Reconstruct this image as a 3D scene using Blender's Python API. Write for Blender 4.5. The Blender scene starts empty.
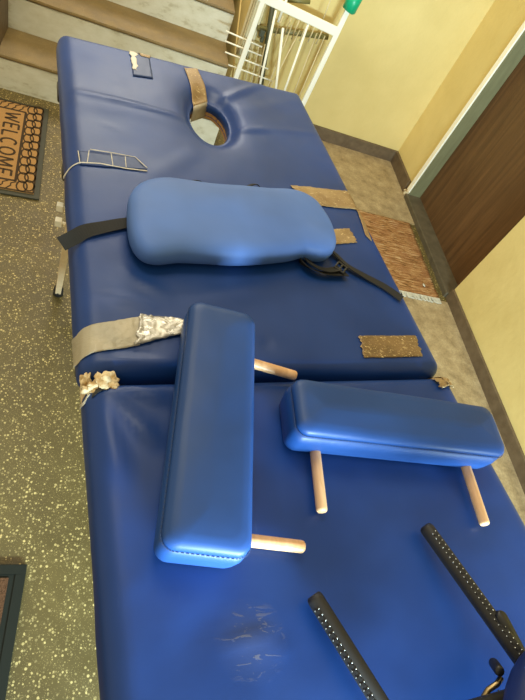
import bpy, bmesh, math, random
from mathutils import Vector, Matrix, noise
random.seed(4)
scn = bpy.context.scene
COL = scn.collection
H = 0.80                      # height of the table top

# ------------------------------------------------------------------ camera
CAM = Vector((-0.01488, -0.40512, 1.42792))
ROWS = ((0.9296693, -0.09513837, 0.35589842), (0.137173, -0.807211, -0.57410275), (0.34190432, 0.58254535, -0.73738887))
FPX = 517.43
cd = bpy.data.cameras.new('camera'); cam = bpy.data.objects.new('camera', cd); COL.objects.link(cam)
r_, d_, f_ = [Vector(q) for q in ROWS]
m = Matrix.Identity(4)
for i in range(3):
    m[i][0] = r_[i]; m[i][1] = -d_[i]; m[i][2] = -f_[i]; m[i][3] = CAM[i]
cam.matrix_world = m
cd.sensor_fit = 'VERTICAL'; cd.sensor_height = 24; cd.lens = FPX * 24 / 700; cd.clip_start = 0.02
scn.camera = cam

def at(u, v, z):
    """room point at height z seen at photo pixel u, v"""
    d = r_ * ((u - 262.5) / FPX) + d_ * ((v - 350) / FPX) + f_
    return CAM + d * ((z - CAM.z) / d.z)

# ------------------------------------------------------------------ object helpers
def link(name, me, mat=None, parent=None, smooth=True):
    o = bpy.data.objects.new(name, me); COL.objects.link(o)
    if mat is not None:
        me.materials.append(mat)
    if smooth:
        for p in me.polygons: p.use_smooth = True
    if parent is not None: o.parent = parent
    return o

def mesh(name, vs, fs, mat=None, parent=None, smooth=True, fix=True):
    me = bpy.data.meshes.new(name); me.from_pydata([tuple(v) for v in vs], [], fs)
    bm = bmesh.new(); bm.from_mesh(me)
    if fix:
        bmesh.ops.remove_doubles(bm, verts=bm.verts, dist=1e-5)
        bmesh.ops.recalc_face_normals(bm, faces=bm.faces)
    bm.to_mesh(me); bm.free()
    return link(name, me, mat, parent, smooth)

def thing(name, label, cat, loc, group=None):
    o = bpy.data.objects.new(name, None); COL.objects.link(o)
    o.location = loc; o.empty_display_size = 0.05
    o['label'] = label; o['category'] = cat
    if group: o['group'] = group
    return o

def adopt(root, objs):
    bpy.context.view_layer.update()
    for o in objs:
        o.parent = root
        o.matrix_parent_inverse = Matrix.Translation(root.location).inverted()

def child(root, o):
    o.parent = root
    if root.type == 'EMPTY':
        o.matrix_parent_inverse = Matrix.Translation(root.location).inverted()
    return o

def structure(o):
    o['kind'] = 'structure'; return o

class MB:
    def __init__(s): s.v = []; s.f = []
    def add(s, vs, fs):
        n = len(s.v); s.v += [Vector(v) for v in vs]; s.f += [tuple(i + n for i in f) for f in fs]
    def box(s, c, d, ax=None):
        """box centre c, half sizes d, optional 3 axes"""
        X, Y, Z = ax or (Vector((1, 0, 0)), Vector((0, 1, 0)), Vector((0, 0, 1)))
        c = Vector(c)
        vs = [c + X * (a * d[0]) + Y * (b * d[1]) + Z * (e * d[2]) for a in (-1, 1) for b in (-1, 1) for e in (-1, 1)]
        s.add(vs, [(0, 1, 3, 2), (4, 6, 7, 5), (0, 4, 5, 1), (2, 3, 7, 6), (0, 2, 6, 4), (1, 5, 7, 3)])
    def bar(s, p, q, w, h, up=(0, 0, 1)):
        p = Vector(p); q = Vector(q); Y = (q - p); L = Y.length; Y.normalize()
        X = Y.cross(Vector(up)).normalized(); Z = X.cross(Y)
        s.box((p + q) / 2, (w / 2, L / 2, h / 2), (X, Y, Z))
    def tube(s, pts, r, n=12, cap=True):
        pts = [Vector(p) for p in pts]; N = len(pts); rs = r if isinstance(r, (list, tuple)) else [r] * N
        prev = None; base = len(s.v)
        for i, p in enumerate(pts):
            t = (pts[min(i + 1, N - 1)] - pts[max(i - 1, 0)]).normalized()
            if prev is None:
                a = Vector((0, 0, 1)) if abs(t.z) < .9 else Vector((1, 0, 0))
                X = t.cross(a).normalized()
            else:
                X = (prev - t * prev.dot(t)).normalized()
            prev = X; Y = t.cross(X)
            for k in range(n):
                a = 2 * math.pi * k / n
                s.v.append(p + X * (math.cos(a) * rs[i]) + Y * (math.sin(a) * rs[i]))
        for i in range(N - 1):
            for k in range(n):
                a = base + i * n + k; b = base + i * n + (k + 1) % n
                s.f.append((a, b, b + n, a + n))
        if cap:
            s.f.append(tuple(base + k for k in range(n))[::-1]); s.f.append(tuple(base + (N - 1) * n + k for k in range(n)))
    def build(s, name, mat, parent=None, smooth=False, bevel=0):
        o = mesh(name, s.v, s.f, mat, None, smooth)
        if bevel:
            b = o.modifiers.new('b', 'BEVEL'); b.width = bevel; b.segments = 2; b.limit_method = 'ANGLE'
        if parent is not None: child(parent, o)
        return o

def rodpts(p, q, r, e=0.004):
    """rod with slightly rounded ends: points and radii"""
    p = Vector(p); q = Vector(q); t = (q - p).normalized()
    return [p, p + t * e * .4, p + t * e, q - t * e, q - t * e * .4, q], [r * .72, r * .93, r, r, r * .93, r * .72]

# ------------------------------------------------------------------ materials
def mat(name, base=(.5, .5, .5), rough=.5, metal=0., spec=.5):
    m = bpy.data.materials.new(name); m.use_nodes = True
    b = m.node_tree.nodes['Principled BSDF']
    b.inputs['Base Color'].default_value = (*base, 1); b.inputs['Roughness'].default_value = rough
    b.inputs['Metallic'].default_value = metal; b.inputs['Specular IOR Level'].default_value = spec
    return m
class NT:
    def __init__(s, m): s.t = m.node_tree; s.n = s.t.nodes; s.l = s.t.links; s.b = s.n['Principled BSDF']
    def node(s, ty, **k):
        o = s.n.new(ty)
        for a, v in k.items():
            if a in o.inputs.keys(): o.inputs[a].default_value = v
            else: setattr(o, a, v)
        return o
    def pos(s, scale=(1, 1, 1), rot=(0, 0, 0), loc=(0, 0, 0)):
        g = s.node('ShaderNodeNewGeometry'); mp = s.node('ShaderNodeMapping')
        mp.inputs['Scale'].default_value = scale; mp.inputs['Rotation'].default_value = rot; mp.inputs['Location'].default_value = loc
        s.l.new(g.outputs['Position'], mp.inputs['Vector']); return mp.outputs['Vector']
    def noise(s, vec, scale, detail=4, rough=.5, dist=0.):
        o = s.node('ShaderNodeTexNoise'); o.inputs['Scale'].default_value = scale; o.inputs['Detail'].default_value = detail
        o.inputs['Roughness'].default_value = rough; o.inputs['Distortion'].default_value = dist
        s.l.new(vec, o.inputs['Vector']); return o.outputs['Fac']
    def ramp(s, fac, stops):
        o = s.node('ShaderNodeValToRGB'); e = o.color_ramp.elements
        while len(e) < len(stops): e.new(.5)
        for i, (p, c) in enumerate(stops):
            e[i].position = p; e[i].color = (*c, 1) if len(c) == 3 else c
        s.l.new(fac, o.inputs['Fac']); return o.outputs['Color']
    def mix(s, fac, a, b, mode='MIX'):
        o = s.node('ShaderNodeMix'); o.data_type = 'RGBA'; o.blend_type = mode
        for sk, v in ((o.inputs[0], fac), (o.inputs[6], a), (o.inputs[7], b)):
            if hasattr(v, 'links') or hasattr(v, 'is_output'): s.l.new(v, sk)
            elif isinstance(v, tuple): sk.default_value = (*v, 1)
            else: sk.default_value = v
        return o.outputs[2]
    def math(s, op, a, b=0., clamp=False):
        o = s.node('ShaderNodeMath'); o.operation = op; o.use_clamp = clamp
        for sk, v in ((o.inputs[0], a), (o.inputs[1], b)):
            if hasattr(v, 'is_output'): s.l.new(v, sk)
            else: sk.default_value = v
        return o.outputs[0]
    def color(s, c): s.l.new(c, s.b.inputs['Base Color'])
    def rough(s, c): s.l.new(c, s.b.inputs['Roughness'])
    def bump(s, h, strength=.3, dist=.01):
        o = s.node('ShaderNodeBump'); o.inputs['Strength'].default_value = strength; o.inputs['Distance'].default_value = dist
        s.l.new(h, o.inputs['Height']); s.l.new(o.outputs['Normal'], s.b.inputs['Normal'])
def grey(v): return (v, v, v)

BLUE = (0.004, 0.036, 0.180)
def vinyl(name, base, rough=.42, scuff=None):
    m = mat(name, base, rough, 0, .38); t = NT(m)
    p = t.pos()
    n1 = t.noise(p, 5, 3); n2 = t.noise(p, 60, 5, .6); n3 = t.noise(p, 900, 2)
    lo = tuple(c * .86 for c in base); hi = tuple(min(1, c * 1.12 + .004) for c in base)
    col = t.ramp(n1, [(.35, lo), (.65, hi)])
    sc = t.noise(t.pos((40, 5, 5), (0, 0, .7)), 2.2, 6, .65)
    scm = t.ramp(sc, [(.66, grey(0)), (.76, grey(.16))])
    col = t.mix(scm, col, (.08, .13, .25))
    hgt = t.math('ADD', t.math('MULTIPLY', n2, .5), t.math('MULTIPLY', n3, .25))
    if scuff:
        g = t.node('ShaderNodeNewGeometry'); vd = t.node('ShaderNodeVectorMath'); vd.operation = 'DISTANCE'
        t.l.new(g.outputs['Position'], vd.inputs[0]); vd.inputs[1].default_value = scuff[0]
        near = t.math('SUBTRACT', 1.0, t.math('DIVIDE', vd.outputs['Value'], scuff[1]), True)
        fl = t.noise(t.pos((1, 3.0, 1), (0, 0, -.15)), 48, 5, .65, .6)
        fm = t.math('MULTIPLY', t.math('GREATER_THAN', fl, .60), t.math('MULTIPLY', near, 1.5, True))
        col = t.mix(t.math('MULTIPLY', fm, .6), col, (.17, .16, .17))
        cloud = t.math('MULTIPLY', near, .45)
        col = t.mix(cloud, col, (.05, .07, .16))
        hgt = t.math('ADD', hgt, t.math('MULTIPLY', fm, 1.5))
    t.color(col)
    t.rough(t.math('ADD', t.math('MULTIPLY', n1, .22), rough - .10))
    t.bump(hgt, .22, .0012)
    return m
SC = at(252, 640, H)
M = {}
M['vinyl'] = vinyl('blue_vinyl', BLUE, .42, (tuple(SC), .046))
M['pad'] = vinyl('pad_vinyl', (0.010, 0.054, 0.215), .46)
M['sling'] = vinyl('sling_vinyl', (0.070, 0.150, 0.41), .55)
M['navy'] = vinyl('navy_vinyl', (0.010, 0.025, 0.13), .5)
M['thread'] = mat('seam_thread', (.03, .06, .16), .7)
M['darkblue_tape'] = mat('dark_blue_tape', (.008, .030, .12), .42, 0, .35)
M['black_web'] = mat('black_webbing', (.018, .017, .015), .75, 0, .3)
t = NT(M['black_web']); t.bump(t.noise(t.pos(), 900, 2), .5, .0006)
M['black'] = mat('black_plastic', (.012, .012, .013), .38)
M['foam_black'] = mat('black_rubber', (.015, .014, .014), .55)
M['stud'] = mat('steel_stud', (.75, .8, .8), .25, .6)
M['steel'] = mat('steel', (.6, .63, .62), .3, 1)
M['brass'] = mat('bronze_wire', (.36, .26, .12), .35, 1)

def wood(name, a, b, rough=.5, scale=(60, 4, 60), rot=(0, 0, 0), bands=3.):
    m = mat(name, a, rough); t = NT(m)
    n = t.noise(t.pos(scale, rot), bands, 6, .6, .4)
    t.color(t.ramp(n, [(.3, a), (.7, b)])); t.bump(n, .12, .001); return m
M['dowel'] = wood('birch_dowel', (.62, .34, .15), (.80, .50, .27), .42, (30, 4, 30))
M['beech'] = wood('beech_leg', (.80, .60, .36), (.90, .72, .48), .5, (30, 30, 4))
M['board'] = wood('plywood_rim', (.34, .17, .06), (.52, .29, .11), .7, (20, 20, 90))
M['door'] = wood('door_veneer', (.070, .032, .010), (.145, .072, .026), .5, (9, 16, 1.1), (0, 0, 0), 2.2)
M['bamboo'] = wood('bamboo_stick', (.50, .33, .10), (.66, .46, .18), .5, (30, 30, 4))

# foam
M['foam'] = mat('torn_foam', (.62, .46, .24), .9, 0, .2)
t = NT(M['foam']); n = t.noise(t.pos(), 90, 5); t.color(t.ramp(n, [(.35, (.50, .32, .13)), (.6, (.80, .66, .42))])); t.bump(n, .8, .004)
# tapes
def tape(name, a, b, gl, rough=.3, metal=.3, sc=120, spark=.66):
    m = mat(name, a, rough, metal); t = NT(m)
    n = t.noise(t.pos((1, 2.4, 1), (0, 0, .2)), sc, 6, .7, .5); big = t.noise(t.pos(), 22, 4)
    c = t.ramp(big, [(.35, a), (.65, b)])
    c = t.mix(t.ramp(n, [(spark, grey(0)), (spark + .05, grey(1))]), c, gl)
    t.color(c); t.bump(t.math('ADD', t.math('MULTIPLY', n, .6), big), .7, .003); t.rough(t.math('ADD', t.math('MULTIPLY', n, .3), rough - .12)); return m
M['brown_tape'] = tape('brown_tape', (.17, .105, .040), (.27, .17, .07), (.95, .74, .38), .34, .2, 150, .58)
M['tan_tape'] = tape('tan_tape', (.25, .155, .065), (.38, .26, .12), (.85, .68, .40), .38, .15, 110, .60)
M['beige_tape'] = tape('beige_tape', (.36, .32, .23), (.46, .40, .28), (.6, .54, .4), .38, .1, 60, .7)
M['silver_tape'] = tape('silver_tape', (.36, .34, .30), (.62, .58, .50), (.95, .92, .85), .22, .5, 60, .56)
M['tape_edge'] = mat('worn_tape_edge', (.60, .56, .46), .5)

# walls, floor
M['wall'] = mat('wall_paint', (.70, .55, .27), .6)
t = NT(M['wall']); n = t.noise(t.pos(), 3.2, 5, .55); n2 = t.noise(t.pos(), 26, 5, .6); n3 = t.noise(t.pos(), 9, 3, .5)
c = t.ramp(n, [(.3, (.63, .49, .185)), (.7, (.72, .57, .235))])
c = t.mix(t.ramp(n2, [(.70, grey(0)), (.76, grey(.35))]), c, (.72, .58, .32))
t.color(c); t.bump(t.math('ADD', n3, t.math('MULTIPLY', n2, .25)), .35, .012)
M['skirt'] = mat('brown_skirting_paint', (.10, .065, .035), .5)
t = NT(M['skirt']); n = t.noise(t.pos(), 30, 5); t.color(t.ramp(n, [(.35, (.105, .070, .038)), (.7, (.15, .105, .06))])); t.bump(n, .3, .003)
M['white_paint'] = mat('white_gloss_paint', (.93, .90, .78), .35)
M['grey_paint'] = mat('grey_green_paint', (.2, .2, .12), .6)
t = NT(M['grey_paint']); n = t.noise(t.pos((6, 6, 1)), 8, 4); t.color(t.ramp(n, [(.3, (.155, .145, .068)), (.7, (.195, .185, .09))]))
M['sill'] = mat('door_sill_paint', (.095, .075, .045), .5)
t = NT(M['sill']); n = t.noise(t.pos(), 25, 4); t.color(t.ramp(n, [(.3, (.080, .064, .038)), (.7, (.12, .097, .06))]))
M['sill_edge'] = mat('chipped_sill_edge', (.50, .42, .26), .7)
t = NT(M['sill_edge']); n = t.noise(t.pos(), 60, 5); t.color(t.ramp(n, [(.42, (.28, .18, .09)), (.55, (.60, .53, .36))]))

def terrazzo(name, dark, light, chip, amt=.62, scale=150):
    m = mat(name, dark, .42); t = NT(m)
    p = t.pos()
    v = t.node('ShaderNodeTexVoronoi'); v.inputs['Scale'].default_value = scale; v.inputs['Randomness'].default_value = 1
    t.l.new(p, v.inputs['Vector'])
    v2 = t.node('ShaderNodeTexVoronoi'); v2.inputs['Scale'].default_value = scale * 2.3
    t.l.new(p, v2.inputs['Vector'])
    big = t.noise(p, 4, 4, .6); mid = t.noise(p, 18, 4)
    base = t.ramp(big, [(.3, dark), (.7, light)])
    sep = t.node('ShaderNodeSeparateColor'); t.l.new(v.outputs['Color'], sep.inputs[0])
    sep2 = t.node('ShaderNodeSeparateColor'); t.l.new(v2.outputs['Color'], sep2.inputs[0])
    size = t.math('MULTIPLY', sep.outputs[0], .5)
    inside = t.math('LESS_THAN', v.outputs['Distance'], t.math('MULTIPLY', size, amt * 1.6))
    pick = t.math('GREATER_THAN', sep.outputs[1], .12)
    k = t.math('MULTIPLY', inside, pick)
    inside2 = t.math('MULTIPLY', t.math('LESS_THAN', v2.outputs['Distance'], .30), t.math('GREATER_THAN', sep2.outputs[1], .35))
    cc = t.ramp(sep.outputs[2], [(.0, tuple(c * .45 for c in chip)), (.55, tuple(c * .8 for c in chip)), (1., chip)])
    c1 = t.mix(t.math('MULTIPLY', inside2, .5), base, tuple(c * .7 for c in chip))
    c2 = t.mix(k, c1, cc)
    dirt = t.ramp(mid, [(.35, grey(.45)), (.65, grey(0))])
    c3 = t.mix(dirt, c2, dark)
    t.color(c3); t.rough(t.math('ADD', t.math('MULTIPLY', mid, .3), .42)); return m
M['floor'] = terrazzo('terrazzo_floor', (.072, .050, .011), (.13, .093, .024), (.60, .46, .18))
M['tread'] = terrazzo('worn_stair_tread', (.14, .092, .030), (.29, .20, .075), (.46, .34, .15), .35, 120)
M['screed'] = mat('smooth_concrete', (.3, .26, .17), .6)
t = NT(M['screed']); n = t.noise(t.pos(), 16, 6, .65); n2 = t.noise(t.pos(), 120, 4); t.color(t.mix(t.ramp(n2, [(.4, grey(.25)), (.6, grey(0))]), t.ramp(n, [(.3, (.24, .17, .085)), (.55, (.41, .31, .17)), (.8, (.54, .43, .26))]), (.12, .09, .05)))
t.bump(n, .3, .004)
M['riser'] = mat('pale_riser_paint', (.55, .54, .42), .6)
t = NT(M['riser']); n = t.noise(t.pos((1, 1, 2)), 12, 6, .65); t.color(t.ramp(n, [(.30, (.42, .38, .25)), (.44, (.62, .60, .47)), (.75, (.72, .71, .60))])); t.bump(n, .2, .003)
# mats
M['coir'] = mat('coir_pile', (.42, .24, .09), .95, 0, .1)
t = NT(M['coir']); n = t.noise(t.pos(), 420, 3, .7); t.color(t.ramp(n, [(.3, (.30, .155, .05)), (.7, (.50, .29, .115))])); t.bump(n, 1., .003)
M['coir_dark'] = mat('dark_coir_pile', (.12, .05, .025), .95, 0, .1)
t = NT(M['coir_dark']); n = t.noise(t.pos(), 260, 4, .7); t.color(t.ramp(n, [(.35, (.07, .035, .018)), (.7, (.17, .085, .045))])); t.bump(n, 1., .004)
M['rubber'] = mat('mat_rubber', (.010, .012, .008), .75, 0, .25)
M['rubber_print'] = mat('mat_print', (.05, .030, .014), .8, 0, .2)
M['rubber_edge'] = mat('mat_rubber_edge', (.038, .036, .018), .65)
M['rag'] = mat('woven_rag', (.36, .19, .08), .95, 0, .1)
t = NT(M['rag']); n = t.noise(t.pos((5, 30, 10)), 2.4, 6, .7, 1.4); n2 = t.noise(t.pos(), 14, 5)
c = t.ramp(n, [(.34, (.09, .045, .016)), (.46, (.32, .16, .06)), (.58, (.46, .27, .12)), (.72, (.60, .48, .30))])
t.color(t.mix(t.ramp(n2, [(.45, grey(0)), (.6, grey(.4))]), c, (.28, .12, .05))); t.bump(n, .9, .006)
M['fringe'] = mat('pale_fringe', (.55, .53, .44), .95, 0, .1)
M['white_metal'] = mat('white_enamel', (.90, .88, .76), .35)
M['cream_metal'] = mat('cream_enamel', (.62, .52, .30), .45)
M['olive_metal'] = mat('olive_enamel', (.17, .15, .05), .5)
M['dark_metal'] = mat('dark_green_enamel', (.055, .060, .028), .5)
M['green'] = mat('green_plastic', (.0, .36, .17), .35)
M['hose'] = mat('pale_plastic_film', (.72, .66, .46), .4)

# ------------------------------------------------------------------ setting
def slab(name, x0, x1, y0, y1, z0, z1, m_):
    b = MB(); b.box(((x0 + x1) / 2, (y0 + y1) / 2, (z0 + z1) / 2), ((x1 - x0) / 2, (y1 - y0) / 2, (z1 - z0) / 2))
    return structure(b.build(name, m_))
slab('floor', -2.2, 1.685, -2.4, 2.37, -.1, 0, M['floor'])
# smoother worn strip of floor along the right wall
slab('trim_3', 1.0, 1.686, 1.76, 2.369, -.05, .002, M['screed'])
slab('trim_4', 1.2, 1.686, -.6, 1.19, -.05, .002, M['screed'])
WX = 1.69
DY0, DY1, DD = 1.225, 2.012, .072
# right wall with the door recess
b = MB()
b.box((WX + .1, (-2.4 + DY0) / 2, 1.3), (.1, (DY0 + 2.4) / 2, 1.3))
b.box((WX + .1, (DY1 + 2.5) / 2, 1.3), (.1, (2.5 - DY1) / 2, 1.3))
b.box((WX + .1, (DY0 + DY1) / 2, 2.36), (.1, (DY1 - DY0) / 2, .24))
structure(b.build('wall_right', M['wall']))
# wall across the end of the landing, beside the stairs
b = MB(); b.box(((.56 + WX + .2) / 2, 3.87, 1.3), ((WX + .2 - .56) / 2, 1.5, 1.3))
structure(b.build('wall_back', M['wall']))
structure(slab('wall_left', -.62, -.49, 1.97, 5.4, 0, 2.6, M['wall']))
# skirtings
def skirt(name, pts, h=.06, th=.014):
    b = MB()
    for p, q in zip(pts[:-1], pts[1:]):
        b.bar((p[0], p[1], h / 2), (q[0], q[1], h / 2), th, h)
    return structure(b.build(name, M['skirt'], bevel=.002))
skirt('baseboard_right', [(WX - .006, -2.3), (WX - .006, DY0 - .002)], .062)
o = skirt('baseboard_right', [(WX - .006, DY1 + .05), (WX - .006, 2.37)], .075, .02)
skirt('baseboard_back', [(.57, 2.363), (WX - .016, 2.363)], .075)
# stepped skirting on the stair side
b = MB()
RS, TD = .151, .243
Y0 = 1.965
for i in range(7):
    b.box((-.484, Y0 + TD * (i + .5), RS * (i + 1) + .10), (.007, TD / 2, .17))
structure(b.build('baseboard_left', M['skirt']))
# stairs: risers pale, treads worn terrazzo, one flight
b = MB(); t_ = MB()
for i in range(8):
    y = Y0 + TD * i
    b.box((.0125, y + TD / 2, RS * (i + 1) / 2 - .01), (.4925, TD / 2, RS * (i + 1) / 2 - .008))
    # tread with slightly rounded, worn nosing
    vs = []; n = 24
    prof = [(.003, -.016), (-.003, -.014), (-.004, -.008), (-.002, -.001), (.006, .001), (TD - .001, 0), (TD - .001, -.02)]
    for k in range(n + 1):
        x = -.478 + k * .982 / n
        for (dy, dz) in prof:
            w = .003 * noise.noise(Vector((x * 9, i * 3.1, dy * 20)))
            vs.append((x, y + dy + (w if dy < .01 else 0), RS * (i + 1) + dz + (w * .5 if dy < .1 else 0)))
    fs = []
    m_ = len(prof)
    for k in range(n):
        for j in range(m_ - 1):
            a = k * m_ + j; fs.append((a, a + 1, a + m_ + 1, a + m_))
    fs += [tuple(range(m_)), tuple(n * m_ + j for j in range(m_))]
    t_.add(vs, fs)
o = structure(b.build('trim_1', M['riser']))
o2 = structure(t_.build('trim_2', M['tread']))

# door
b = MB(); b.box((WX + DD + .02, (DY0 + DY1) / 2, 1.06), (.02, (DY1 - DY0) / 2, 1.06))
door = structure(b.build('door_1', M['door']))
b = MB(); b.box((WX + DD - .045, (DY0 + DY1) / 2, .0), (.05, (DY1 - DY0) / 2, .030))
sill = b.build('door_sill', M['sill'], bevel=.004); sill.parent = door
b = MB(); b.box((WX - .004, (DY0 + DY1) / 2, .008), (.006, (DY1 - DY0) / 2, .018))
o = b.build('sill_edge', M['sill_edge']); o.parent = door
b = MB(); b.box((WX + DD / 2 - .003, DY1 - .006, 1.06), (DD / 2 + .002, .008, 1.06))
o = b.build('door_frame', M['grey_paint'], bevel=.002); o.parent = door
b = MB(); b.box((WX - .004, DY1 + .012, 1.06), (.008, .017, 1.06))
o = b.build('frame_edge', M['white_paint'], bevel=.002); o.parent = door
# chipped plaster at the foot of the frame
def lump(name, c, r, mt, seed=0, n=3, flat=1., amp=.45, fr=40):
    bm = bmesh.new(); bmesh.ops.create_icosphere(bm, subdivisions=n, radius=1)
    for v in bm.verts:
        k = 1 + amp * noise.noise(v.co * 1.7 + Vector((seed, 0, 0))) + amp * .5 * noise.noise(v.co * 4 + Vector((0, seed, 0)))
        v.co = Vector((v.co.x * r[0], v.co.y * r[1], v.co.z * r[2])) * k + Vector(c)
    me = bpy.data.meshes.new(name); bm.to_mesh(me); bm.free()
    return link(name, me, mt)
o = lump('plaster_chip', (WX - .012, DY1 + .012, .018), (.018, .026, .022), M['sill_edge'], 3); o.parent = door

# ------------------------------------------------------------------ massage table
CT, ST = math.cos(.15716), math.sin(.15716)
def T(u, v, z): return Vector((CT * u - ST * v, ST * u + CT * v, z))
def Tinv(x, y): return (CT * x + ST * y, -ST * x + CT * y)
def px(u, v, z=H):
    p = at(u, v, z); return Tinv(p.x, p.y)

RIDGES = []   # (a, b, width, amp) in table coordinates: soft folds of the cover
def ridge(p, q, w, amp): RIDGES.append((Vector(px(*p)), Vector(px(*q)), w, amp))
ridge((72, 90), (120, 102), .010, .0035); ridge((110, 99), (185, 118), .008, .006)
ridge((60, 96), (190, 124), .030, .0025)
ridge((112, 80), (122, 84), .006, .0012)
ridge((100, 122), (120, 130), .006, .0012)
ridge((222, 98), (262, 84), .010, .005); ridge((232, 128), (268, 130), .009, .0045); ridge((262, 128), (320, 134), .008, .0012)
ridge((228, 112), (300, 100), .02, .0012)
ridge((200, 148), (150, 178), .02, .0012)
ridge((90, 292), (120, 300), .006, .0010); ridge((100, 285), (160, 290), .02, .0018)
ridge((100, 380), (165, 400), .011, .007); ridge((104, 390), (152, 440), .012, .0065); ridge((98, 392), (122, 480), .013, .005); ridge((118, 384), (170, 384), .010, .005)
ridge((105, 362), (178, 366), .010, .006); ridge((105, 296), (160, 308), .012, .004); ridge((120, 270), (170, 300), .012, .003)
ridge((90, 385), (160, 378), .008, -.004)
ridge((190, 300), (270, 290), .02, .003); ridge((110, 345), (160, 352), .012, -.003)
ridge((140, 420), (160, 450), .02, .002)
ridge((125, 590), (135, 585), .005, .001)
ridge((225, 645), (272, 632), .006, .0016); ridge((235, 655), (268, 650), .004, .0012); ridge((262, 640), (292, 655), .006, .0012)
ridge((180, 640), (230, 600), .02, -.0012)
DIPS = [(px(267, 343), .010, .004), (px(388, 355), .05, .001), (px(240, 345), .05, .002)]
HC = (.338, .735); HA = (.050, .088); HROT = .12
def hole_r(u, v):
    a, b = u - HC[0], v - HC[1]
    c, s = math.cos(HROT), math.sin(HROT)
    a, b = c * a - s * b, s * a + c * b
    return math.hypot(a / HA[0], b / HA[1])
def relief(u, v):
    z = 0
    p = Vector((u, v))
    for (a, b, w, amp) in RIDGES:
        d = b - a; t = max(0, min(1, (p - a).dot(d) / d.length_squared)); dd = (p - a - d * t).length
        if dd < 3 * w:
            e = 1 - abs(2 * t - 1) ** 3 * .7
            z += amp * e * math.exp(-(dd / w) ** 2)
    for (c, w, amp) in DIPS:
        dd = math.hypot(u - c[0], v - c[1]); z -= amp * math.exp(-(dd / w) ** 2)
    z += .0012 * noise.noise(Vector((u * 9, v * 9, 1))) + .0005 * noise.noise(Vector((u * 30, v * 22, 5)))
    if v > .4:
        r = hole_r(u, v)
        z -= .020 * math.exp(-max(0, (r - 1)) ** 2 / .10) + .006 * math.exp(-max(0, r - 1) ** 2 / .8)
    return z

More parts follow.
